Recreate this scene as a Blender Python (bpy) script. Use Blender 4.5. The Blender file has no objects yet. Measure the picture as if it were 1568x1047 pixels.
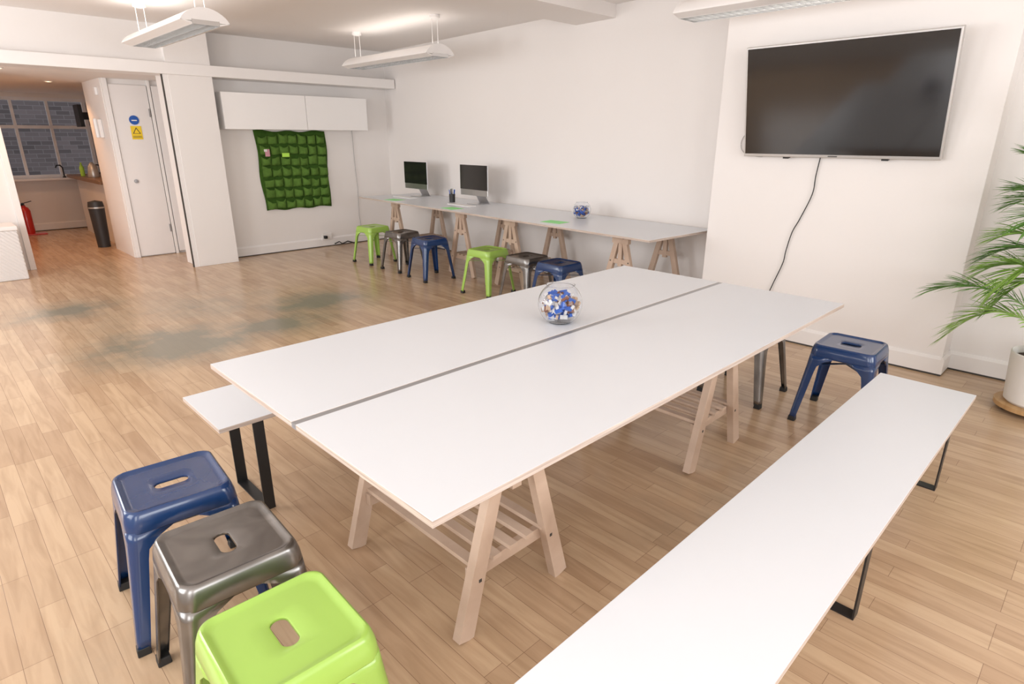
import bpy, math, random
from mathutils import Vector, Matrix
random.seed(7)
sc=bpy.context.scene
COL=sc.collection
# ------------------------------------------------------------------ materials
def mat(name,col,rough=.5,metal=0.,spec=.5,coat=0.,noise=0.,nscale=8.,bump=0.,bscale=60.,emit=None,estr=0.):
    m=bpy.data.materials.new(name); m.use_nodes=True
    nt=m.node_tree; b=nt.nodes['Principled BSDF']
    b.inputs['Base Color'].default_value=(*col,1); b.inputs['Roughness'].default_value=rough
    b.inputs['Metallic'].default_value=metal; b.inputs['Specular IOR Level'].default_value=spec
    b.inputs['Coat Weight'].default_value=coat; b.inputs['Coat Roughness'].default_value=.08
    if emit: 
        b.inputs['Emission Color'].default_value=(*emit,1); b.inputs['Emission Strength'].default_value=estr
    tc=nt.nodes.new('ShaderNodeTexCoord')
    if noise>0:
        n=nt.nodes.new('ShaderNodeTexNoise'); n.inputs['Scale'].default_value=nscale; n.inputs['Detail'].default_value=5
        nt.links.new(tc.outputs['Object'],n.inputs['Vector'])
        mx=nt.nodes.new('ShaderNodeMix'); mx.data_type='RGBA'
        mx.inputs[6].default_value=(*[c*(1-noise) for c in col],1); mx.inputs[7].default_value=(*[min(1,c*(1+noise)) for c in col],1)
        nt.links.new(n.outputs['Fac'],mx.inputs[0]); nt.links.new(mx.outputs[2],b.inputs['Base Color'])
    if bump>0:
        n2=nt.nodes.new('ShaderNodeTexNoise'); n2.inputs['Scale'].default_value=bscale; n2.inputs['Detail'].default_value=4
        nt.links.new(tc.outputs['Object'],n2.inputs['Vector'])
        bp=nt.nodes.new('ShaderNodeBump'); bp.inputs['Strength'].default_value=bump; bp.inputs['Distance'].default_value=.01
        nt.links.new(n2.outputs['Fac'],bp.inputs['Height']); nt.links.new(bp.outputs['Normal'],b.inputs['Normal'])
    return m
M={}
M['wall']=mat('wall_paint',(.81,.775,.75),.7,noise=.015,nscale=1.5,bump=.05,bscale=40)
M['ceil']=mat('ceiling_paint',(.81,.765,.735),.75,noise=.01,nscale=1.2)
M['trim']=mat('trim_paint',(.83,.80,.78),.4,noise=.01)
M['cab']=mat('cabinet_white',(.87,.85,.835),.35,noise=.01)
M['door']=mat('door_paint',(.80,.765,.745),.45,noise=.01)
M['lam']=mat('white_laminate',(.705,.725,.755),.32,noise=.01,nscale=3)
M['blue']=mat('blue_powdercoat',(.006,.035,.125),.25,coat=.5,noise=.08,nscale=5)
M['green']=mat('green_powdercoat',(.33,.53,.095),.30,coat=.35,noise=.04,nscale=5)
M['rubber']=mat('black_rubber',(.015,.015,.015),.6,noise=.1)
M['black']=mat('black_steel',(.012,.012,.013),.4,noise=.1)
M['bin']=mat('bin_grey_plastic',(.035,.035,.037),.45,noise=.1)
M['alu']=mat('aluminium',(.62,.62,.63),.3,metal=1,noise=.04)
M['strip']=mat('aluminium_strip',(.36,.36,.37),.35,metal=.5,noise=.05)
M['silver']=mat('silver_plastic',(.55,.53,.51),.35,metal=.6,noise=.04)
M['scr']=mat('screen_glass',(.014,.013,.013),.10,spec=.9,noise=.05)
M['paperg']=mat('green_paper',(.30,.78,.28),.7,noise=.03)
M['pot']=mat('white_pot',(.78,.76,.73),.45,noise=.03)
M['soil']=mat('soil',(.05,.03,.02),.9,noise=.4,nscale=30,bump=.5)
M['red']=mat('red_paint',(.55,.02,.015),.3,coat=.4,noise=.05)
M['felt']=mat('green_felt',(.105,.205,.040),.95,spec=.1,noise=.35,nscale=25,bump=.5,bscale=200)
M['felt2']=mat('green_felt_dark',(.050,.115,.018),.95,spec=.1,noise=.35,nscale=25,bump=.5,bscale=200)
M['pink']=mat('pink_note',(.6,.3,.35),.7,noise=.02)
M['lime']=mat('lime_note',(.45,.8,.1),.7,noise=.02)
M['signb']=mat('blue_sign',(.01,.09,.4),.5,noise=.02)
M['signy']=mat('yellow_sign',(.85,.6,.02),.5,noise=.02)
M['stem']=mat('palm_stem',(.30,.38,.10),.5,noise=.2,nscale=20)
M['leaf']=mat('palm_leaf',(.12,.27,.05),.45,noise=.35,nscale=6)
M['leaf2']=mat('palm_leaf_light',(.28,.47,.09),.45,noise=.3,nscale=6)
M['ctop']=mat('counter_wood',(.22,.12,.06),.4,noise=.2,nscale=14)
M['c_w']=mat('token_white',(.75,.73,.7),.4,noise=.02)
M['c_b']=mat('token_blue',(.03,.12,.5),.35,noise=.05)
M['c_br']=mat('token_brown',(.22,.08,.04),.4,noise=.1)
M['c_t']=mat('token_tan',(.6,.42,.28),.4,noise=.05)
M['louv']=mat('louvre_metal',(.75,.75,.75),.2,metal=.9,noise=.02)
M['tube']=mat('fluorescent_tube',(.9,.9,.9),.4,emit=(1,.95,.88),estr=2.5)
M['down']=mat('downlight_lens',(.9,.9,.9),.4,emit=(1,.75,.45),estr=12)
M['frame']=mat('window_paint',(.80,.80,.82),.4,noise=.02)
M['dark']=mat('dark_gap',(.05,.045,.04),.7,noise=.1)
M['cord']=mat('cable_black',(.02,.02,.02),.5,noise=.05)
M['cordw']=mat('cable_grey',(.45,.43,.42),.5,noise=.05)

def wood(name,c1,c2,scale,rough=.55,stripes=12):
    m=bpy.data.materials.new(name); m.use_nodes=True; nt=m.node_tree; b=nt.nodes['Principled BSDF']
    tc=nt.nodes.new('ShaderNodeTexCoord'); mp=nt.nodes.new('ShaderNodeMapping'); mp.inputs['Scale'].default_value=scale
    n=nt.nodes.new('ShaderNodeTexNoise'); n.inputs['Scale'].default_value=stripes; n.inputs['Detail'].default_value=6; n.inputs['Distortion'].default_value=.6
    r=nt.nodes.new('ShaderNodeValToRGB'); r.color_ramp.elements[0].position=.3; r.color_ramp.elements[1].position=.7
    r.color_ramp.elements[0].color=(*c1,1); r.color_ramp.elements[1].color=(*c2,1)
    nt.links.new(tc.outputs['Object'],mp.inputs[0]); nt.links.new(mp.outputs[0],n.inputs['Vector'])
    nt.links.new(n.outputs['Fac'],r.inputs[0]); nt.links.new(r.outputs[0],b.inputs['Base Color'])
    b.inputs['Roughness'].default_value=rough
    return m
M['beech']=wood('trestle_beech',(.46,.33,.245),(.58,.44,.34),(1,1,1),.5,stripes=6)
M['ply']=wood('plywood_edge',(.36,.27,.22),(.64,.55,.48),(.6,.6,40),.6,stripes=6)
M['dolly']=wood('dolly_wood',(.42,.24,.10),(.55,.34,.16),(1,8,1),.5,stripes=5)

m=bpy.data.materials.new('gunmetal_brushed'); m.use_nodes=True; nt=m.node_tree; b=nt.nodes['Principled BSDF']
tc=nt.nodes.new('ShaderNodeTexCoord'); n=nt.nodes.new('ShaderNodeTexNoise'); n.inputs['Scale'].default_value=6; n.inputs['Distortion'].default_value=1.2
r=nt.nodes.new('ShaderNodeValToRGB'); r.color_ramp.elements[0].color=(.17,.162,.155,1); r.color_ramp.elements[1].color=(.29,.278,.266,1)
r.color_ramp.elements[0].position=.3; r.color_ramp.elements[1].position=.72
nt.links.new(tc.outputs['Object'],n.inputs['Vector']); nt.links.new(n.outputs['Fac'],r.inputs[0]); nt.links.new(r.outputs[0],b.inputs['Base Color'])
b.inputs['Metallic'].default_value=.85; b.inputs['Roughness'].default_value=.27
M['gun']=m
m=bpy.data.materials.new('bowl_glass'); m.use_nodes=True; nt=m.node_tree; b=nt.nodes['Principled BSDF']
b.inputs['Transmission Weight'].default_value=1; b.inputs['Roughness'].default_value=.0; b.inputs['IOR'].default_value=1.25; b.inputs['Base Color'].default_value=(.97,.98,1,1)
M['glass']=m
def floor_mat():
    m=bpy.data.materials.new('maple_floor'); m.use_nodes=True; nt=m.node_tree; N=nt.nodes; Lk=nt.links; b=N['Principled BSDF']
    tc=N.new('ShaderNodeTexCoord'); sp=N.new('ShaderNodeSeparateXYZ'); cb=N.new('ShaderNodeCombineXYZ')
    Lk.new(tc.outputs['Object'],sp.inputs[0]); Lk.new(sp.outputs['Y'],cb.inputs['X']); Lk.new(sp.outputs['X'],cb.inputs['Y'])
    br=N.new('ShaderNodeTexBrick'); br.offset=.37; br.offset_frequency=3; br.squash=1.25; br.squash_frequency=4
    br.inputs['Scale'].default_value=1; br.inputs['Brick Width'].default_value=.50; br.inputs['Row Height'].default_value=.074
    br.inputs['Mortar Size'].default_value=.0009; br.inputs['Mortar Smooth'].default_value=.2; br.inputs['Bias'].default_value=-.25
    br.inputs['Color1'].default_value=(.565,.40,.255,1); br.inputs['Color2'].default_value=(.43,.28,.17,1); br.inputs['Mortar'].default_value=(.27,.165,.10,1)
    Lk.new(cb.outputs[0],br.inputs['Vector'])
    mp=N.new('ShaderNodeMapping'); mp.inputs['Scale'].default_value=(9,.9,1); Lk.new(tc.outputs['Object'],mp.inputs[0])
    g=N.new('ShaderNodeTexNoise'); g.inputs['Scale'].default_value=3; g.inputs['Detail'].default_value=8; g.inputs['Distortion'].default_value=.8; Lk.new(mp.outputs[0],g.inputs['Vector'])
    gr=N.new('ShaderNodeValToRGB'); gr.color_ramp.elements[0].position=.25; gr.color_ramp.elements[0].color=(.76,.71,.66,1); gr.color_ramp.elements[1].position=.6; gr.color_ramp.elements[1].color=(1.04,1.04,1.04,1)
    Lk.new(g.outputs['Fac'],gr.inputs[0])
    mu=N.new('ShaderNodeMix'); mu.data_type='RGBA'; mu.blend_type='MULTIPLY'; mu.inputs[0].default_value=.8
    Lk.new(br.outputs['Color'],mu.inputs[6]); Lk.new(gr.outputs[0],mu.inputs[7])
    nz=N.new('ShaderNodeTexNoise'); nz.inputs['Scale'].default_value=2.6; nz.inputs['Detail'].default_value=8; nz.inputs['Roughness'].default_value=.7; Lk.new(tc.outputs['Object'],nz.inputs['Vector'])
    last=None
    for (x,y,rx,ry,s) in [(1.15,5.0,.85,.75,1.1),(1.3,4.72,.8,.5,1.05),(.8,6.6,.65,.55,1.0),(2.6,5.35,.75,.6,1.1),(1.95,4.9,.75,.55,1.05),(1.7,5.9,1.5,1.2,.6),(.1,1.7,.3,.8,.3),(4.2,-.2,.9,.5,.6),(2.2,1.0,.9,.5,.35)]:
        mp2=N.new('ShaderNodeMapping'); mp2.vector_type='POINT'; mp2.inputs['Location'].default_value=(-x/rx,-y/ry,0); mp2.inputs['Scale'].default_value=(1/rx,1/ry,0)
        Lk.new(tc.outputs['Object'],mp2.inputs[0])
        ln=N.new('ShaderNodeVectorMath'); ln.operation='LENGTH'; Lk.new(mp2.outputs[0],ln.inputs[0])
        mr=N.new('ShaderNodeMapRange'); mr.inputs[1].default_value=1.15; mr.inputs[2].default_value=0.1; mr.inputs[3].default_value=0; mr.inputs[4].default_value=s
        Lk.new(ln.outputs['Value'],mr.inputs[0])
        if last is None: last=mr.outputs[0]
        else:
            mx=N.new('ShaderNodeMath'); mx.operation='MAXIMUM'; Lk.new(last,mx.inputs[0]); Lk.new(mr.outputs[0],mx.inputs[1]); last=mx.outputs[0]
    ad=N.new('ShaderNodeMath'); ad.operation='MULTIPLY_ADD'; Lk.new(nz.outputs['Fac'],ad.inputs[0]); ad.inputs[1].default_value=3.2; ad.inputs[2].default_value=-1.4
    mm=N.new('ShaderNodeMath'); mm.operation='ADD'; Lk.new(last,mm.inputs[0]); Lk.new(ad.outputs[0],mm.inputs[1])
    m3=N.new('ShaderNodeMath'); m3.operation='MULTIPLY'; m3.use_clamp=True; Lk.new(mm.outputs[0],m3.inputs[0]); Lk.new(last,m3.inputs[1])
    m4=N.new('ShaderNodeMath'); m4.operation='MULTIPLY'; m4.use_clamp=True; Lk.new(m3.outputs[0],m4.inputs[0]); m4.inputs[1].default_value=.88
    st=N.new('ShaderNodeMix'); st.data_type='RGBA'; Lk.new(m4.outputs[0],st.inputs[0]); Lk.new(mu.outputs[2],st.inputs[6]); st.inputs[7].default_value=(.22,.21,.165,1)
    Lk.new(st.outputs[2],b.inputs['Base Color'])
    b.inputs['Roughness'].default_value=.22; b.inputs['Specular IOR Level'].default_value=.5
    bp=N.new('ShaderNodeBump'); bp.inputs['Strength'].default_value=.25; bp.inputs['Distance'].default_value=.002; bp.invert=True
    Lk.new(br.outputs['Fac'],bp.inputs['Height']); Lk.new(bp.outputs[0],b.inputs['Normal'])
    return m
M['floor']=floor_mat()
def brick_mat():
    m=bpy.data.materials.new('outside_brick'); m.use_nodes=True; nt=m.node_tree; N=nt.nodes; b=N['Principled BSDF']
    tc=N.new('ShaderNodeTexCoord'); sp=N.new('ShaderNodeSeparateXYZ'); cb=N.new('ShaderNodeCombineXYZ')
    nt.links.new(tc.outputs['Object'],sp.inputs[0]); nt.links.new(sp.outputs['X'],cb.inputs['X']); nt.links.new(sp.outputs['Z'],cb.inputs['Y'])
    br=N.new('ShaderNodeTexBrick'); br.inputs['Scale'].default_value=1; br.inputs['Brick Width'].default_value=.23; br.inputs['Row Height'].default_value=.08; br.inputs['Mortar Size'].default_value=.006
    br.inputs['Color1'].default_value=(.15,.125,.13,1); br.inputs['Color2'].default_value=(.08,.068,.07,1); br.inputs['Mortar'].default_value=(.17,.155,.16,1)
    nt.links.new(cb.outputs[0],br.inputs['Vector']); nt.links.new(br.outputs[0],b.inputs['Base Color']); b.inputs['Roughness'].default_value=.9
    return m
M['brick']=brick_mat()
def weave_mat():
    m=bpy.data.materials.new('white_wicker'); m.use_nodes=True; nt=m.node_tree; N=nt.nodes; b=N['Principled BSDF']
    b.inputs['Base Color'].default_value=(.75,.72,.70,1)
    tc=N.new('ShaderNodeTexCoord'); w=N.new('ShaderNodeTexWave'); w.inputs['Scale'].default_value=14; w.bands_direction='DIAGONAL'
    nt.links.new(tc.outputs['Object'],w.inputs[0]); bp=N.new('ShaderNodeBump'); bp.inputs['Strength'].default_value=.6; bp.inputs['Distance'].default_value=.01
    nt.links.new(w.outputs['Fac'],bp.inputs['Height']); nt.links.new(bp.outputs[0],b.inputs['Normal']); return m
M['wicker']=weave_mat()

# ------------------------------------------------------------------ mesh helper
class MB:
    def __init__(s,*mats): s.v=[];s.f=[];s.m=[];s.mats=list(mats)
    def idx(s,k):
        if k not in s.mats: s.mats.append(k)
        return s.mats.index(k)
    def add(s,vs,fs,k,fk=None):
        o=len(s.v); s.v+= [tuple(v) for v in vs]
        for i,f in enumerate(fs):
            s.f.append(tuple(o+j for j in f)); s.m.append(s.idx(fk[i] if fk else k))
    def hexa(s,p,k,fk=None):
        s.add(p,[(3,2,1,0),(4,5,6,7),(0,1,5,4),(1,2,6,5),(2,3,7,6),(3,0,4,7)],k,fk)
    def box(s,a,b,k,top=None):
        x0,y0,z0=a;x1,y1,z1=b
        p=[(x0,y0,z0),(x1,y0,z0),(x1,y1,z0),(x0,y1,z0),(x0,y0,z1),(x1,y0,z1),(x1,y1,z1),(x0,y1,z1)]
        s.hexa(p,k,[k,top,k,k,k,k] if top else None)
    def beam(s,p1,p2,w,d,k,side=(0,1,0),w2=None,d2=None):
        p1=Vector(p1);p2=Vector(p2);ax=(p2-p1).normalized(); sd=Vector(side); sd=(sd-ax*sd.dot(ax)).normalized(); ot=ax.cross(sd)
        w2=w2 or w;d2=d2 or d
        def q(p,w,d): return [p-sd*w/2-ot*d/2,p+sd*w/2-ot*d/2,p+sd*w/2+ot*d/2,p-sd*w/2+ot*d/2]
        s.hexa(q(p1,w,d)+q(p2,w2,d2),k)
    def loft(s,rings,k,close=True,cap0=False,cap1=False):
        n=len(rings[0]);o=len(s.v)
        for r in rings: s.v+=[tuple(v) for v in r]
        c=s.idx(k)
        for i in range(len(rings)-1):
            for j in range(n if close else n-1):
                a=o+i*n+j;b=o+i*n+(j+1)%n
                s.f.append((a,b,b+n,a+n)); s.m.append(c)
        if cap0: s.f.append(tuple(o+j for j in reversed(range(n)))); s.m.append(c)
        if cap1: s.f.append(tuple(o+(len(rings)-1)*n+j for j in range(n))); s.m.append(c)
    def lathe(s,prof,k,c=(0,0,0),n=32,cap0=False,cap1=False):
        rings=[[(c[0]+r*math.cos(2*math.pi*i/n),c[1]+r*math.sin(2*math.pi*i/n),c[2]+z) for i in range(n)] for r,z in prof]
        s.loft(rings,k,True,cap0,cap1)
    def tube(s,pts,r,k,n=8):
        pts=[Vector(p) for p in pts]; rings=[]
        for i,p in enumerate(pts):
            t=(pts[min(i+1,len(pts)-1)]-pts[max(i-1,0)]).normalized()
            a=t.cross(Vector((0,0,1))); 
            if a.length<.05: a=t.cross(Vector((0,1,0)))
            a.normalize(); b=t.cross(a); rr=r[i] if isinstance(r,(list,tuple)) else r
            rings.append([p+a*rr*math.cos(2*math.pi*j/n)+b*rr*math.sin(2*math.pi*j/n) for j in range(n)])
        s.loft(rings,k,True,True,True)
    def obj(s,name,parent=None,loc=(0,0,0),smooth=False,bevel=0,solid=0,rot=0):
        me=bpy.data.meshes.new(name); me.from_pydata(s.v,[],s.f)
        for k in s.mats: me.materials.append(M[k])
        for i,p in enumerate(me.polygons): p.material_index=s.m[i]; p.use_smooth=smooth
        me.update()
        o=bpy.data.objects.new(name,me); COL.objects.link(o); o.location=loc; o.rotation_euler=(0,0,rot)
        if parent: o.parent=parent
        if solid:
            md=o.modifiers.new('solid','SOLIDIFY'); md.thickness=solid; md.offset=-1
        if bevel:
            md=o.modifiers.new('bevel','BEVEL'); md.width=bevel; md.segments=2; md.limit_method='ANGLE'; md.angle_limit=.7
        if smooth:
            try: me.set_sharp_from_angle(angle=math.radians(38))
            except Exception: pass
        return o
def empty(name,loc=(0,0,0),rot=0):
    e=bpy.data.objects.new(name,None); COL.objects.link(e); e.location=loc; e.rotation_euler=(0,0,rot); e.empty_display_size=.1
    return e

# ------------------------------------------------------------------ room shell
CH=2.68
def wx(y): return 5.0+(y-2.43)*(0.37/5.72)
mb=MB(); mb.box((-1.8,-2.8,-.1),(5.6,14.2,0),'floor'); mb.obj('floor')
mb=MB(); mb.box((-1.8,-2.8,CH),(5.6,8.35,CH+.1),'ceil'); mb.obj('ceiling')
mb=MB(); mb.box((-1.8,8.10,2.185),(2.75,13.2,2.25),'ceil'); mb.obj('ceiling_corridor')
mb=MB(); y0,y1=2.30,8.2
p=[(wx(y0),y0,0),(wx(y0)+.15,y0,0),(wx(y1)+.15,y1,0),(wx(y1),y1,0)]
mb.hexa(p+[(a,b,CH) for a,b,_ in p],'wall'); mb.obj('wall_right')
mb=MB(); mb.box((4.65,.66,0),(5.15,2.43,CH),'wall'); mb.obj('wall_chimney_breast',bevel=.004)
mb=MB(); mb.box((4.85,-2.8,0),(5.0,.66,CH),'wall'); mb.obj('wall_alcove')
mb=MB(); mb.box((2.83,8.15,0),(5.5,8.3,CH),'wall'); mb.obj('wall_back')
mb=MB(); mb.box((2.35,7.87,0),(2.83,8.3,CH),'wall'); mb.obj('wall_column',bevel=.004)
mb=MB(); mb.box((-1.8,7.93,2.29),(2.83,8.3,CH),'wall'); mb.obj('wall_bulkhead')
mb=MB(); mb.box((-1.8,7.84,2.17),(5.335,8.16,2.29),'trim'); mb.obj('trim_beam',bevel=.004)
mb=MB(); mb.box((-1.8,3.80,CH-.115),(wx(4)+.02,4.31,CH),'ceil'); mb.obj('ceiling_beam')
mb=MB(); mb.box((1.95,9.1,0),(2.9,9.2,2.185),'wall'); mb.box((1.95,9.2,0),(2.05,10.05,2.185),'wall'); mb.obj('wall_corridor')
mb=MB(); mb.box((2.05,10.05,0),(2.75,10.12,2.185),'wall');mb.box((2.65,10.12,0),(2.75,13.0,2.185),'wall'); mb.obj('wall_kitchenette')
mb=MB(); mb.box((2.75,8.3,0),(2.9,9.1,2.185),'wall'); mb.obj('wall_passage')
mb=MB(); mb.box((-1.8,9.1,0),(.85,9.25,2.25),'wall'); mb.obj('wall_left_return')
mb=MB(); mb.box((.84,9.06,0),(.90,9.28,2.185),'trim'); mb.obj('trim_door_jamb',bevel=.003)
mb=MB(); mb.box((.6,9.25,0),(.75,13.0,2.25),'wall'); mb.obj('wall_corridor_left')
wz0,wz1=.86,2.12
mb=MB(); Y=12.9
mb.box((.6,Y,0),(2.75,Y+.2,wz0),'wall'); mb.box((.6,Y,wz1),(2.75,Y+.2,2.25),'wall'); mb.box((2.5,Y,wz0),(2.75,Y+.2,wz1),'wall'); mb.box((.6,Y,wz0),(.72,Y+.2,wz1),'wall')
mb.obj('wall_end')
mb=MB(); wxa,wxb=.72,2.5
for x in (wxa,1.46,wxb-.06,1.93):
    w=.05 if x in (wxa,wxb-.06) else .04
    mb.box((x,Y+.02,wz0),(x+w,Y+.08,wz1),'frame')
for z in (wz0,1.64,wz1-.05): mb.box((wxa,Y+.015,z),(wxb,Y+.085,z+.05),'frame')
mb.box((wxa-.03,Y-.16,wz0-.03),(wxb+.03,Y+.05,wz0),'frame')
mb.obj('window_1')
mb=MB(); mb.box((-1,15.2,-.5),(5,15.4,5),'brick'); mb.obj('exterior_brick_building')
def wall_open(name,axis,c,th,a,b,ops,z0,z1):
    mb=MB(); cur=a
    def bx(p,q,za,zb):
        if axis=='x': mb.box((c,p,za),(c+th,q,zb),'wall')
        else: mb.box((p,c,za),(q,c+th,zb),'wall')
    for (p,q) in ops:
        bx(cur,p,0,CH); bx(p,q,0,z0); bx(p,q,z1,CH); cur=q
    bx(cur,b,0,CH); return mb.obj(name)
wall_open('wall_left','x',-1.8,.15,-2.8,9.1,[(-1.6,-.2),(1.0,2.4),(3.6,5.0),(6.0,7.4)],.8,2.4)
wall_open('wall_front','y',-2.8,.15,-1.8,5.0,[(-1.0,.6),(1.6,3.2)],.8,2.4)
def winframe(name,axis,c,p,q,z0,z1):
    mb=MB()
    def bx(a,b,za,zb):
        if axis=='x': mb.box((c,a,za),(c+.05,b,zb),'frame')
        else: mb.box((a,c,za),(b,c+.05,zb),'frame')
    for a in (p,(p+q)/2-.02,q-.05): bx(a,a+.05,z0,z1)
    for z in (z0,(z0+z1)/2,z1-.05): bx(p,q,z,z+.05)
    mb.obj(name)
k=2
for (p,q) in [(-1.6,-.2),(1.0,2.4),(3.6,5.0),(6.0,7.4)]: winframe('window_%d'%k,'x',-1.75,p,q,.8,2.4); k+=1
for (p,q) in [(-1.0,.6),(1.6,3.2)]: winframe('window_%d'%k,'y',-2.75,p,q,.8,2.4); k+=1
def baseboard(name,p1,p2,nrm,h=.13,t=.018):
    mb=MB(); p1=Vector((*p1,0));p2=Vector((*p2,0));n=Vector((*nrm,0)).normalized()
    def q(o,z): return [p1+Vector((0,0,z)),p2+Vector((0,0,z)),p2+n*o+Vector((0,0,z)),p1+n*o+Vector((0,0,z))]
    a=q(t,0.012);b_=q(t,h-.02);c=q(t*.4,h)
    mb.hexa(a+b_,'trim'); mb.hexa(b_+c,'trim')
    g=q(t*.8,0.0); g2=q(t*.8,.012); mb.hexa(g+g2,'dark')
    mb.obj(name)
baseboard('baseboard_back',(2.83,8.15),(5.35,8.15),(0,-1))
baseboard('baseboard_right',(wx(2.43),2.43),(wx(8.15),8.15),(-1,0))
baseboard('baseboard_chimney',(4.65,.66),(4.65,2.43),(-1,0))
baseboard('baseboard_chimney_return',(4.65-.018,.66),(4.85,.66),(0,-1))
baseboard('baseboard_alcove',(4.85,-2.8),(4.85,.66),(-1,0))
baseboard('baseboard_end',(.75,12.9),(2.6,12.9),(0,-1))
e=empty('wall_cabinet')
mb=MB(); mb.box((2.91,7.92,1.60),(4.88,8.15,2.02),'cab'); mb.obj('carcass',e)
mb=MB(); mb.box((2.91,7.90,1.60),(3.968,7.918,2.02),'cab'); mb.box((3.974,7.90,1.60),(4.88,7.918,2.02),'cab'); mb.obj('doors',e,bevel=.002)
e=empty('door_1')
mb=MB(); mb.box((2.02,9.07,.01),(2.44,9.098,2.12),'door'); mb.obj('leaf',e,bevel=.003)
mb=MB(); mb.box((2.015,9.08,0),(2.02,9.098,2.12),'dark'); mb.box((2.44,9.08,0),(2.447,9.098,2.12),'dark'); mb.obj('shadow_gap',e)
mb=MB(); mb.box((1.96,9.055,0),(2.015,9.098,2.185),'trim'); mb.box((2.447,9.055,0),(2.48,9.098,2.185),'trim'); mb.obj('frame',e,bevel=.003)
mb=MB(); mb.lathe([(.001,.0),(.025,.0),(.025,.012),(.001,.014)],'strip',n=20)
o=mb.obj('lock',e,loc=(2.13,9.07,.97)); o.rotation_euler=(math.pi/2,0,0)
mb=MB(); mb.box((2.42,9.055,.3),(2.43,9.07,.4),'strip');mb.box((2.42,9.055,1.75),(2.43,9.07,1.85),'strip'); mb.obj('hinges',e)
e=empty('door_2')
mb=MB(); mb.box((2.49,9.06,.03),(2.745,9.09,2.12),'door'); mb.obj('leaf',e,bevel=.003)
mb=MB(); mb.box((2.305,7.88,0),(2.348,7.93,2.17),'door'); mb.box((2.296,7.885,0),(2.304,7.925,2.17),'dark'); mb.obj('trim_column_edge')
e=empty('door_sign_blue'); mb=MB(); mb.lathe([(.001,.0),(.055,.0),(.055,.004),(.001,.005)],'signb',n=28); o=mb.obj('disc',e,loc=(2.235,9.066,1.71)); o.rotation_euler=(math.pi/2,0,0)
mb=MB(); mb.box((2.205,9.058,1.70),(2.265,9.0605,1.712),'trim'); mb.obj('text_line',e)
e=empty('door_sign_warning')
mb=MB(); mb.box((2.18,9.064,1.48),(2.30,9.068,1.64),'signy'); mb.obj('plate',e)
mb=MB(); 
def tri(mb,cx,cz,r,y,k):
    p=[(cx-r,y,cz-r*.6),(cx+r,y,cz-r*.6),(cx,y,cz+r*1.1)]; mb.add(p+[(a,y+.001,c) for a,_,c in p],[(0,1,2),(5,4,3),(0,3,4,1),(1,4,5,2),(2,5,3,0)],k)
tri(mb,2.24,1.575,.045,9.062,'dark'); tri(mb,2.24,1.573,.032,9.0605,'signy'); mb.box((2.19,9.062,1.50),(2.29,9.0635,1.505),'dark'); mb.box((2.19,9.062,1.515),(2.29,9.0635,1.52),'dark'); mb.obj('triangle',e)
e=empty('intercom_phone')
mb=MB(); mb.box((1.91,9.38,1.50),(1.949,9.48,1.72),'trim'); mb.obj('base',e,bevel=.006)
mb=MB(); mb.box((1.875,9.45,1.50),(1.91,9.50,1.73),'cab'); mb.obj('handset',e,bevel=.01)
e=empty('thermostat'); mb=MB(); mb.box((1.92,9.28,2.0),(1.949,9.36,2.09),'cab'); mb.obj('body',e,bevel=.004)
e=empty('kitchen_counter')
mb=MB(); mb.box((2.05,10.15,0),(2.62,12.4,.88),'cab'); mb.obj('carcass',e)
mb=MB(); mb.box((1.93,10.13,.88),(2.64,12.45,.93),'ctop'); mb.obj('worktop',e,bevel=.004)
e=empty('wall_monitor'); mb=MB(); mb.box((2.0,10.9,1.65),(2.05,11.2,1.95),'black'); mb.box((2.05,11.0,1.75),(2.64,11.1,1.85),'black'); mb.obj('body',e)
e=empty('kettle',(2.08,11.2,.931)); mb=MB(); mb.lathe([(.001,0),(.075,0),(.08,.02),(.06,.16),(.03,.2),(.012,.22),(.001,.22)],'silver',n=24); mb.tube([(.05,0,.18),(.11,0,.17),(.12,0,.1),(.07,0,.04)],.009,'black'); mb.obj('body',e,smooth=True)
e=empty('washing_up_bottle',(2.03,11.7,.931)); mb=MB(); mb.lathe([(.001,0),(.03,0),(.033,.12),(.012,.17),(.012,.2),(.001,.2)],'lime',n=16); mb.obj('body',e,smooth=True)
e=empty('waste_bin',(1.865,10.35,0))
mb=MB(); mb.lathe([(.001,0),(.08,0),(.098,.52),(.102,.56),(.09,.64),(.001,.66)],'bin',n=28); mb.lathe([(.1035,.55),(.105,.56),(.1035,.57)],'silver',n=28); mb.obj('body',e,smooth=True)
e=empty('kitchen_tap',(1.95,12.78,.862))
mb=MB(); mb.tube([(0,0,0),(0,0,.16),(-.03,-.01,.2),(-.08,-.02,.2),(-.1,-.02,.16)],.012,'black'); mb.lathe([(.025,0),(.025,.02),(.001,.02)],'black',cap0=True,n=16); mb.obj('spout',e,smooth=True)
e=empty('fire_extinguisher',(1.27,12.5,0))
mb=MB(); mb.lathe([(.001,0.02),(.075,.02),(.08,.05),(.08,.38),(.06,.43),(.03,.45),(.03,.47),(.001,.47)],'red',n=28); mb.obj('cylinder',e,smooth=True)
mb=MB(); mb.box((-.02,-.02,.47),(.02,.02,.51),'black'); mb.beam((0,0,.5),(.12,0,.53),.02,.012,'black'); mb.tube([(0,-.02,.49),(-.06,-.05,.47),(-.1,-.06,.38),(-.1,-.06,.22),(-.09,-.06,.14)],.012,'black'); mb.obj('valve_and_hose',e)
mb=MB(); mb.box((-.14,-.12,0),(.22,.12,.02),'red'); mb.obj('stand',e,bevel=.006)
e=empty('safety_notice')
mb=MB(); mb.box((1.10,12.892,.62),(1.22,12.90,.80),'c_w'); mb.box((1.11,12.888,.71),(1.21,12.892,.79),'red'); mb.obj('card',e)
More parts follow.
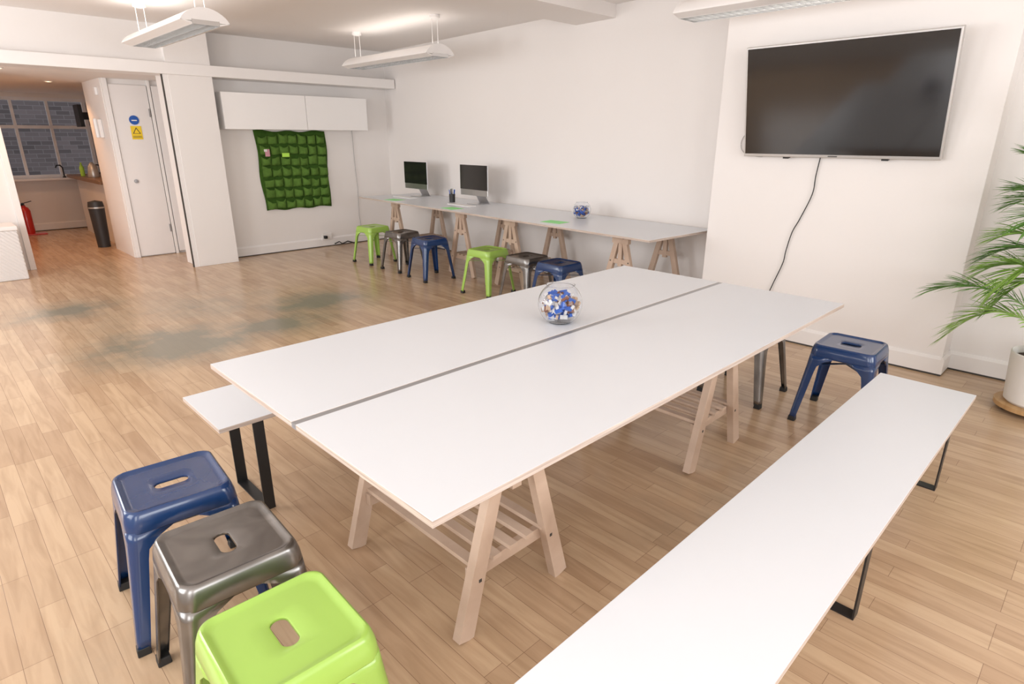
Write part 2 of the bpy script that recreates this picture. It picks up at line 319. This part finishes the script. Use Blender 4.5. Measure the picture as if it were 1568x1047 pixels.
e=empty('wicker_storage_chest',(.2,8.5,0))
mb=MB(); mb.box((0,0,0),(.56,.45,.54),'wicker'); mb.obj('body',e,bevel=.01)
mb=MB(); mb.box((-.01,-.01,.54),(.57,.46,.585),'trim'); mb.obj('lid',e,bevel=.01)
e=empty('wall_socket')
mb=MB(); mb.box((4.13,8.115,.10),(4.28,8.135,.19),'trim'); mb.obj('plate',e,bevel=.003)
mb=MB(); mb.box((4.15,8.07,.12),(4.19,8.115,.16),'black'); mb.tube([(4.3,8.09,.03),(4.36,8.06,.06),(4.42,8.08,.02),(4.5,8.06,.05),(4.6,8.05,.015)],.009,'black'); mb.obj('plug',e)
e=empty('cabinet_power_cable'); mb=MB(); mb.tube([(4.76,8.14,1.6),(4.765,8.14,1.2),(4.78,8.138,.8),(4.77,8.138,.4),(4.79,8.128,.14)],.004,'cordw'); mb.obj('cable',e)
for i,(x,y) in enumerate([(.95,8.55),(1.0,10.1),(1.6,10.1),(1.0,11.6)]):
    e=empty('recessed_downlight',(x,y,2.185)); mb=MB(); mb.lathe([(.05,0),(.05,-.006),(.036,-.008),(.034,-.004)],'trim'); mb.obj('bezel',e,smooth=True)
    mb=MB(); mb.lathe([(.034,-.004),(.001,-.004)],'down'); mb.obj('lens',e)
    l=bpy.data.lights.new('downlight_spot','SPOT'); l.energy=26; l.color=(1,.52,.25); l.spot_size=2.2; l.spot_blend=.8; l.shadow_soft_size=.04
    o=bpy.data.objects.new('lamp',l); COL.objects.link(o); o.parent=e; o.location=(0,0,-.02)

# ------------------------------------------------------------------ felt pocket organiser
e=empty('felt_wall_planter')
X0,X1,Z0,Z1=3.34,4.33,.575,1.595
mb=MB(); nx,nz=16,16; vs=[];fs=[]
for j in range(nz+1):
    for i in range(nx+1):
        u=i/nx;v=j/nz
        x=X0+(X1-X0)*u+.012*math.sin(v*9+1)*(1 if u<.5 else .6)+(.04*(1-v))*(1-u)*.9; z=Z0+(Z1-Z0)*v+.01*math.sin(u*17)-.02*math.sin(math.pi*u)*(v)*.6
        vs.append((x,8.135-.006*math.sin(u*30+v*12),z))
for j in range(nz):
    for i in range(nx): a=j*(nx+1)+i; fs.append((a,a+1,a+nx+2,a+nx+1))
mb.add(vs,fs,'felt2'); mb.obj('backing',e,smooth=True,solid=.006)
mb=MB(); cols,rows=7,7
for r_ in range(rows):
    for c_ in range(cols):
        pw=(X1-X0-.05)/cols; ph=(Z1-Z0-.05)/rows
        cx=X0+.03+pw*(c_+.5)+.03*(1-r_/rows)*(1-c_/cols)+random.uniform(-.008,.008); cz=Z0+.02+ph*r_+random.uniform(-.008,.008); W=pw*random.uniform(.93,1.04); Hh=ph*random.uniform(.74,.92)
        sag=random.uniform(.008,.035); bul=random.uniform(.025,.055); tl=random.uniform(-.035,.035); ph0=random.uniform(.6,1.6)
        rings=[]
        for j in range(6):
            v=j/5; row=[]
            for i in range(8):
                u=i/7; a=math.sin(math.pi*(u**ph0))
                dep=.008+bul*(a**.8)*(.25+.75*math.sin(math.pi*min(1,.15+v*.62)))
                row.append((cx-W/2+W*u,8.128-dep,cz+Hh*v-(sag*a*v)+tl*(u-.5)*v+random.uniform(-.005,.005)))
            rings.append(row)
        mb.loft(rings,'felt',close=False)
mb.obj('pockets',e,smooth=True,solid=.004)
mb=MB(); mb.box((3.43,8.07,1.27),(3.49,8.075,1.36),'pink'); mb.box((3.65,8.06,1.26),(3.75,8.066,1.31),'lime'); mb.box((3.41,8.05,1.33),(3.45,8.055,1.36),'c_w'); mb.obj('sticky_notes',e)

# ------------------------------------------------------------------ TV
e=empty('wall_television',(4.60,1.53,1.375))
tilt=math.radians(12)
def tv_obj(mb,name,**k):
    o=mb.obj(name,e,**k); o.rotation_euler=(0,-tilt,0); return o
W2=.632;Ht=.745
mb=MB(); mb.box((-.012,-W2,0),(.035,W2,Ht),'silver'); tv_obj(mb,'bezel',bevel=.004)
mb=MB(); mb.box((-.0155,-W2+.012,.022),(-.010,W2-.012,Ht-.012),'scr'); tv_obj(mb,'screen')
mb=MB(); mb.box((-.0150,-.03,.008),(-.0125,.03,.014),'dark'); tv_obj(mb,'badge')
mb=MB(); mb.box((-.006,-.34,-.012),(.03,-.30,0),'black'); mb.box((-.006,.30,-.012),(.03,.34,0),'black'); tv_obj(mb,'foot_mounts')
mb=MB(); mb.box((-.02,-.25,.25),(.049,.25,.40),'black'); mb.beam((.02,-.15,.3),(-.07,-.15,.55),.03,.02,'black'); mb.beam((.02,.15,.3),(-.07,.15,.55),.03,.02,'black'); mb.beam((.04,.15,.5),(-.07,.15,.5),.03,.02,'black'); mb.beam((.04,-.15,.5),(-.07,-.15,.5),.03,.02,'black');mb.obj('wall_bracket',e)
def spline(pts,n=8):
    out=[];P=[Vector(p) for p in pts]; P=[P[0]]+P+[P[-1]]
    for i in range(1,len(P)-2):
        for j in range(n):
            t=j/n; a,b,c,d=P[i-1],P[i],P[i+1],P[i+2]
            out.append(.5*((2*b)+(-a+c)*t+(2*a-5*b+4*c-d)*t*t+(-a+3*b-3*c+d)*t**3))
    out.append(P[-2]); return out
e=empty('television_cable'); mb=MB(); mb.tube(spline([(4.635,1.62,1.42),(4.635,1.635,1.25),(4.635,1.64,1.12),(4.635,1.70,.94),(4.635,1.74,.84),(4.635,1.765,.70),(4.635,1.775,.60),(4.635,1.83,.42),(4.63,1.86,.30),(4.62,1.90,.10),(4.61,1.93,.012)]),.0038,'cord'); mb.obj('cable',e)
e=empty('television_aerial_cable'); mb=MB(); mb.tube(spline([(4.62,2.10,1.50),(4.64,2.185,1.53),(4.64,2.22,1.47),(4.64,2.19,1.40),(4.63,2.05,1.37),(4.6,2.0,1.40)]),.003,'cordw'); mb.obj('cable',e)

# ------------------------------------------------------------------ stools
def rr(h,r,z,n=8,hy=None):
    hy=hy or h; pts=[]
    for (sx,sy,a0) in [(1,1,0),(-1,1,90),(-1,-1,180),(1,-1,270)]:
        for i in range(n+1):
            a=math.radians(a0+90*i/n); pts.append((sx*(h-r)+r*math.cos(a),sy*(hy-r)+r*math.sin(a),z))
    return pts
def stool(x,y,k,rot=0,slot='x'):
    e=empty('metal_stool',(x,y,0),rot)
    mb=MB()
    rings=[rr(.158,.036,.385),rr(.160,.038,.392),rr(.157,.040,.42),rr(.152,.040,.440),rr(.148,.039,.4495),rr(.143,.037,.4525),rr(.137,.035,.4510),rr(.131,.032,.4455),rr(.12,.03,.4448),rr(.07,.03,.4446)]
    hx,hy=(.050,.021) if slot=='x' else (.021,.050)
    rings+=[rr(hx+.004,.0205+.004,.4445,hy=hy+.004),rr(hx,.0205,.4425,hy=hy),rr(hx-.001,.0195,.436,hy=hy-.001)]
    mb.loft(rings,k); mb.obj('seat',e,smooth=True,solid=.002)
    for li,(sx,sy) in enumerate([(1,1),(-1,1),(-1,-1),(1,-1)]):
        mb=MB(); rings=[]
        for q in range(13):
            t=q/12; z=.395-(.375)*t
            c=.158+(.200-.158)*(t**1.05)
            w=.036+.020*(1-t)+.085*max(0,1-t*5.0)**2
            r=.03*(1-t)+.012*t
            pts=[(c-w,c),(c-w*.55,c),(c-r,c)]
            pts+=[(c-r+r*math.cos(math.radians(90-90*i/6)),c-r+r*math.sin(math.radians(90-90*i/6))) for i in range(1,7)]
            pts+=[(c,c-w*.55),(c,c-w)]
            pts=[(c-w,c-.006)]+pts+[(c-.006,c-w)]
            rings.append([(sx*a,sy*b,z) for a,b in pts])
        if sx*sy<0: rings=[list(reversed(r_)) for r_ in rings]
        mb.loft(rings,k,close=False); mb.obj('leg_%d'%(li+1),e,smooth=True,solid=.0022)
        mb=MB(); c=.200; mb.hexa([(sx*(c-.036) ,sy*(c-.036),0),(sx*(c+.002),sy*(c-.036),0),(sx*(c+.002),sy*(c+.002),0),(sx*(c-.036),sy*(c+.002),0)]+[(sx*(c-.034),sy*(c-.034),.028),(sx*c,sy*(c-.034),.028),(sx*c,sy*c,.028),(sx*(c-.034),sy*c,.028)],'rubber')
        mb.obj('foot_%d'%(li+1),e,bevel=.003)
    mb=MB(); mb.beam((-.145,-.145,.33),(.145,.145,.33),.003,.02,k,side=(0,0,1)); mb.beam((-.145,.145,.333),(.145,-.145,.333),.003,.02,k,side=(0,0,1)); mb.obj('brace',e)
    return e
stool(.40,1.985,'blue',math.radians(-5),'x')
stool(.408,1.545,'gun',math.radians(-3),'y')
stool(.385,1.125,'green',math.radians(-2),'y')
stool(3.46,.90,'blue',math.radians(2),'y')
stool(3.46,1.46,'gun',0,'y')
stool(4.08,6.66,'green',math.radians(3),'x')
stool(4.08,6.02,'gun',0,'x')
stool(4.02,5.40,'blue',math.radians(-6),'x')
stool(4.02,4.44,'green',math.radians(4),'x')
stool(4.04,3.91,'gun',0,'x')
stool(4.02,3.49,'blue',0,'x')

# ------------------------------------------------------------------ trestles
def trestle(parent,x,y,rot,name,H=.731,L=.70,sp=.225):
    mb=MB()
    for s in (-1,1):
        yy=s*(L/2-.03)
        for t in (-1,1):
            mb.beam((t*sp,yy,0.002),(t*.045,yy,H-.07),.034,.062,'beech',side=(0,1,0),d2=.046)
        mb.beam((-sp*.78,yy-s*.03,.20),(sp*.78,yy-s*.03,.20),.024,.045,'beech')
        mb.beam((-sp*.42,yy,.50),(sp*.42,yy,.50),.022,.04,'beech')
        mb.box((-.02,yy-.014,.46),(.02,yy+.014,H-.03),'beech')
        mb.box((-.085,yy-.02,H-.075),(.085,yy+.02,H-.03),'beech')
        for t in (-1,1):   # recessed bolt heads on the outer leg faces
            for zz,xx in ((.20,sp*.725),(.50,sp*.43)):
                mb.box((t*xx-.006,yy+s*.017-.001,zz-.006),(t*xx+.006,yy+s*.017+.001,zz+.006),'dark')
    mb.box((-.035,-L/2,H-.035),(.035,L/2,H),'beech')
    for i in range(5):
        xx=-.15+i*.075
        mb.box((xx-.018,-L/2+.03,.225),(xx+.018,L/2-.03,.24),'beech')
    o=mb.obj(name,parent,loc=(x,y,0),bevel=.002); o.rotation_euler=(0,0,rot); return o
def tabletop(mb,a,b): mb.box(a,b,'ply',top='lam')
e=empty('meeting_table')
mb=MB(); tabletop(mb,(.62,.865,.732),(3.085,1.485,.75)); mb.obj('top_panel_1',e,bevel=.0012)
mb=MB(); tabletop(mb,(.62,1.51,.732),(3.085,2.14,.75)); mb.obj('top_panel_2',e,bevel=.0012)
mb=MB(); mb.box((.62,1.485,.732),(3.085,1.51,.7485),'strip'); mb.obj('cable_channel',e)
trestle(e,1.16,1.49,0,'trestle_1'); trestle(e,2.57,1.51,0,'trestle_2')
ang=math.atan2(.37,5.72)
e=empty('trestle_desk',(4.02,2.57,0),-ang)
mb=MB(); tabletop(mb,(0,0,.732),(.93,2.40,.75)); mb.obj('top_panel_1',e,bevel=.0012)
mb=MB(); tabletop(mb,(0,2.402,.732),(.93,4.80,.75)); mb.obj('top_panel_2',e,bevel=.0012)
for i,yy in enumerate([.42,1.86,2.72,4.15]): trestle(e,.50,yy,math.pi/2,'trestle_%d'%(i+1))

# ------------------------------------------------------------------ benches
def bench(y0,y1,legs):
    e=empty('bench'); mb=MB(); tabletop(mb,(.64,y0,.432),(3.10,y1,.45)); mb.obj('seat_board',e,bevel=.0012)
    for i,x in enumerate(legs):
        mb=MB(); w=.045;t=.006; ya,yb=y0+.045,y1-.07
        mb.box((x,ya,.426),(x+w,yb,.432),'black'); mb.box((x,ya,0),(x+w,yb,t),'black')
        mb.box((x,ya,t),(x+w,ya+t,.426),'black'); mb.box((x,yb-t,t),(x+w,yb,.426),'black')
        mb.obj('leg_frame_%d'%(i+1),e)
bench(.288,.66,[.80,1.90,2.99])
bench(2.24,2.66,[.78,1.87,2.96])

# ------------------------------------------------------------------ bowls
def bowl(x,y,z,R,seed):
    rnd=random.Random(seed)
    e=empty('glass_fish_bowl',(x,y,z))
    prof=[];n=22
    a0=math.radians(-58);a1=math.radians(54)
    cz=R*math.sin(-a0)
    for i in range(n+1):
        a=a0+(a1-a0)*i/n; prof.append((R*math.cos(a),cz+R*math.sin(a)))
    prof.append((R*math.cos(a1)+.006,cz+R*math.sin(a1)+.006))
    inner=[(max(.001,r-.0025),zz+(.0025 if i==0 else 0)) for i,(r,zz) in enumerate(prof)]
    pr=[(.001,0)]+prof+list(reversed(inner))+[(.001,.004)]
    mb=MB(); mb.lathe(pr,'glass',n=40); mb.obj('bowl',e,smooth=True)
    mb=MB(); ks=['c_w','c_b','c_w','c_b','c_br','c_t','c_b','c_w']
    f=R/.095
    for i in range(180):
        while True:
            p=Vector((rnd.uniform(-1,1),rnd.uniform(-1,1),rnd.uniform(-.62,.38)))
            if p.length<.80: break
        p=p*R+Vector((0,0,cz)); tilt_=rnd.uniform(-.6,.6) if p.z>.035 else 0
        ax=Vector((rnd.uniform(-1,1),rnd.uniform(-1,1),tilt_)).normalized()*.016*f
        mb.beam(p-ax,p+ax,.017*f,.011*f,rnd.choice(ks),side=(rnd.uniform(-1,1),rnd.uniform(-1,1),1))
    mb.obj('sweets',e)
bowl(1.88,1.62,.752,.095,1); bowl(4.72,3.82,.752,.09,2)

# ------------------------------------------------------------------ computers
def imac(x,y,rot):
    e=empty('desktop_computer',(x,y,.7505),rot)
    mb=MB(); mb.box((-.10,-.264,.10),(-.085,.264,.45),'alu'); mb.obj('display_body',e,bevel=.004)
    mb=MB(); mb.box((-.103,-.264,.17),(-.1,.264,.45),'scr'); mb.obj('screen',e)
    mb=MB(); mb.beam((-.085,0,.25),(.06,0,.004),.19,.008,'alu',side=(0,1,0)); mb.box((-.13,-.10,0),(.07,.10,.006),'alu'); mb.obj('stand',e,bevel=.002)
    mb=MB(); mb.box((-.34,-.21,0),(-.23,.21,.008),'cab'); mb.obj('keyboard',e,bevel=.002)
imac(5.0,6.83,math.radians(-2)); imac(4.90,5.53,math.radians(-4))
e=empty('pen_pot',(4.78,5.92,.7505))
mb=MB(); mb.lathe([(.001,0),(.035,0),(.038,.10),(.034,.10),(.032,.01),(.001,.008)],'black',n=24)
for i in range(7):
    a=i*.9; mb.beam((.015*math.cos(a),.015*math.sin(a),.02),(.035*math.cos(a),.035*math.sin(a),.15+.01*(i%3)),.007,.007,['c_b','black','c_w'][i%3])
mb.obj('pot_and_pens',e)
for (x,y,r) in [(4.43,6.66,.1),(4.34,5.38,-.1),(4.30,3.80,.05)]:
    e=empty('green_paper_sheet',(x,y,.7505),r); mb=MB(); mb.box((-.08,-.115,0),(.08,.115,.0015),'paperg'); mb.obj('sheet',e)

# ------------------------------------------------------------------ pendant lights
def pendant(x,y0,y1,zb,up):
    e=empty('pendant_light',(x,y0,zb)); L=y1-y0
    mb=MB(); hw=.182
    def prof(y):
        pts=[]
        for i in range(17):
            a=math.pi*i/16; pts.append((hw*math.cos(a),y,.010+.10*(math.sin(a)**1.5)))
        return pts
    mb.loft([prof(0),prof(L)],'trim',close=False)
    for y in (0,L):
        p=prof(y); mb.add(p,[tuple(range(17))],'trim')
    for s in (-1,1):
        mb.hexa([(s*hw,0,.010),(s*.10,0,-.012),(s*.10,L,-.012),(s*hw,L,.010),(s*hw,0,.014),(s*.10,0,.0),(s*.10,L,.0),(s*hw,L,.014)],'trim')
    mb.obj('housing',e,smooth=True)
    mb=MB(); n=int(L/.055)
    for i in range(n+1): yy=L*i/n; mb.box((-.1,yy-.001,-.012),(.1,yy+.001,.02),'louv')
    for xx in (-.1,0,.1): mb.box((xx-.0015,0,-.014),(xx+.0015,L,.022),'louv')
    mb.obj('louvre',e)
    mb=MB(); 
    for xx in (-.05,.05): mb.tube([(xx,.03,.035),(xx,L-.03,.035)],.010,'tube')
    mb.obj('tubes',e)
    mb=MB()
    for yy in (.08,L-.08):
        for xx in (-.035,.035): mb.tube([(xx,yy,.09),(xx,yy,CH-zb)],.003,'trim',n=6)
        mb.lathe([(.055,CH-zb),(.055,CH-zb-.03),(.02,CH-zb-.04),(.001,CH-zb-.04)],'trim',c=(0,yy,0),n=24)
    mb.obj('suspension',e,smooth=True)
    l=bpy.data.lights.new('uplight','AREA'); l.shape='RECTANGLE'; l.size=.3; l.size_y=L*.95; l.energy=up; l.color=(1,.94,.88)
    o=bpy.data.objects.new('uplight',l); COL.objects.link(o); o.parent=e; o.location=(0,L/2,.12); o.rotation_euler=(math.pi,0,0)
pendant(1.92,5.30,6.98,2.33,6); pendant(4.20,5.32,6.98,2.30,2.5); pendant(4.20,.9,2.52,2.30,2.5)

# ------------------------------------------------------------------ palm
e=empty('potted_palm',(4.36,.14,0))
mb=MB(); mb.lathe([(.001,.03),(.187,.03),(.187,.055),(.001,.055)],'dolly',n=40); mb.obj('dolly_board',e,smooth=True)
mb=MB()
for i in range(4):
    a=i*math.pi/2+.4; mb.lathe([(.001,0),(.02,0),(.02,.03),(.001,.03)],'black',c=(.13*math.cos(a),.13*math.sin(a),0),n=12)
mb.obj('castors',e)
mb=MB(); mb.lathe([(.001,.056),(.135,.056),(.148,.07),(.165,.30),(.168,.35),(.162,.355),(.155,.345),(.152,.31),(.001,.31)],'pot',n=40); mb.obj('pot',e,smooth=True)
mb=MB(); mb.lathe([(.150,.315),(.08,.325),(.001,.33)],'soil',n=30); mb.obj('soil',e,smooth=True)
def frond(base,crown,tip,droop,n=36,ll=.25,k='leaf'):
    base=Vector(base);crown=Vector(crown);tip=Vector(tip)
    pts=[];N=20
    mid=(crown+tip)/2+Vector((0,0,droop))
    for i in range(N+1):
        t=i/N
        pts.append(crown*(1-t)**2+2*mid*t*(1-t)+tip*t*t)
    st=spline([base,(base+crown)/2+Vector((random.uniform(-.01,.01),random.uniform(-.01,.01),0)),crown],6)
    mb.tube(st,[.009-.005*i/(len(st)-1) for i in range(len(st))],'stem',n=6)
    mb.tube(pts,[.004*(1-i/N)+.001 for i in range(N+1)],'stem',n=5)
    for i in range(n):
        t=.06+.94*i/(n-1); f=t*N; j=min(N-1,int(f)); p=pts[j].lerp(pts[j+1],f-j); tg=(pts[j+1]-pts[j]).normalized()
        side=tg.cross(Vector((0,0,1))); 
        if side.length<.1: side=Vector((0,1,0))
        side.normalize(); up=side.cross(tg)
        L=ll*(.40+.60*math.sin(math.pi*min(1,.15+t*.80)))*random.uniform(.85,1.1)
        for s in (-1,1):
            spread=.95-.60*t
            d=(tg*(1.05-spread*.5)+side*s*spread+up*random.uniform(.05,.30)).normalized()
            w=.0060; perp=d.cross(up).normalized()
            q=[];segs=5; dr=random.uniform(.10,.35)
            for a in range(segs+1):
                u=a/segs; c=p+d*L*u+Vector((0,0,-dr*L*u*u)); ww=w*(math.sin(math.pi*(.12+.86*u))**.8)
                q.append((c-perp*ww,c+Vector((0,0,-ww*.5)),c+perp*ww))
            vs=[Vector((min(v.x,.24),v.y,v.z)) for tr in q for v in tr]; fs=[]
            for a in range(segs):
                o=a*3; fs+=[(o,o+1,o+4,o+3),(o+1,o+2,o+5,o+4)]
            mb.add(vs,fs,k)
mb=MB()
F=[((.02,.05,.32),(-.02,.10,.56),(-.03,.58,.64),.16,'leaf'),
   ((-.03,.04,.32),(-.08,.07,.48),(-.10,.46,.40),.26,'leaf2'),
   ((0,.02,.32),(-.02,.04,.66),(-.06,.36,.80),.20,'leaf2'),
   ((.03,-.02,.32),(.02,.0,.80),(-.02,.34,.98),.18,'leaf2'),
   ((.02,-.02,.32),(.02,.0,.80),(-.14,.30,.70),.22,'leaf2'),
   ((.0,-.03,.32),(.0,-.03,1.05),(-.03,.30,1.42),.15,'leaf'),
   ((.04,.0,.32),(.06,-.02,.95),(.08,.32,1.16),.22,'leaf'),
   ((-.04,-.02,.32),(-.12,-.03,.75),(-.42,.02,.85),.25,'leaf2'),
   ((-.02,-.05,.32),(-.05,-.15,.90),(-.25,-.60,1.0),.35,'leaf'),
   ((.03,-.05,.32),(.05,-.12,1.05),(.05,-.60,1.30),.30,'leaf'),
   ((.0,.0,.32),(.0,-.03,1.20),(.02,.16,1.72),.10,'leaf'),
   ((-.03,.0,.32),(-.06,-.02,.90),(-.32,.20,1.10),.25,'leaf'),
   ((.0,-.01,.32),(.01,-.02,.95),(-.10,.30,1.24),.16,'leaf'),
   ((.0,.02,.32),(.01,.0,.78),(.02,.38,.86),.20,'leaf'),
   ((-.02,.0,.32),(-.03,-.02,.70),(-.10,.28,.62),.25,'leaf2')]
for b_,c_,t_,d_,k_ in F: frond(b_,c_,t_,d_,k=k_)
mb.obj('fronds',e,smooth=True)

# ------------------------------------------------------------------ lights
def area(name,loc,rot,sx,sy,en,col):
    l=bpy.data.lights.new(name,'AREA'); l.shape='RECTANGLE'; l.size=sx; l.size_y=sy; l.energy=en; l.color=col
    o=bpy.data.objects.new(name,l); COL.objects.link(o); o.location=loc; o.rotation_euler=rot; return o
dc=(.98,.985,1)
for y,en in ((-.9,40),(1.7,42),(4.3,58),(6.7,66)): area('window_daylight',(-1.62,y,1.6),(0,-math.pi/2,0),1.6,1.4,en,dc)
for x in (-.2,2.4): area('window_daylight',(x,-2.62,1.6),(math.pi/2,0,0),1.6,1.6,56,dc)
w=bpy.data.worlds.new('world'); sc.world=w; w.use_nodes=True
bg=w.node_tree.nodes['Background']; bg.inputs[0].default_value=(.90,.94,1,1); bg.inputs[1].default_value=1.0
# ------------------------------------------------------------------ camera
yaw,pit,roll=math.radians(45.5009),math.radians(18.7884),math.radians(.0688)
Fv=Vector((math.cos(yaw)*math.cos(pit),math.sin(yaw)*math.cos(pit),-math.sin(pit)))
Rv=Vector((math.sin(yaw),-math.cos(yaw),0)); Uv=Rv.cross(Fv)
R2=Rv*math.cos(roll)+Uv*math.sin(roll); U2=-Rv*math.sin(roll)+Uv*math.cos(roll)
cam=bpy.data.cameras.new('camera'); co=bpy.data.objects.new('camera',cam); COL.objects.link(co)
cam.lens=917.2/1568*36; cam.sensor_width=36; cam.clip_start=.05
mt=Matrix((R2,U2,-Fv)).transposed().to_4x4(); mt.translation=Vector((0,0,1.5)); co.matrix_world=mt
sc.camera=co
sc.view_settings.view_transform='Standard'; sc.view_settings.look='None'; sc.view_settings.exposure=0.08
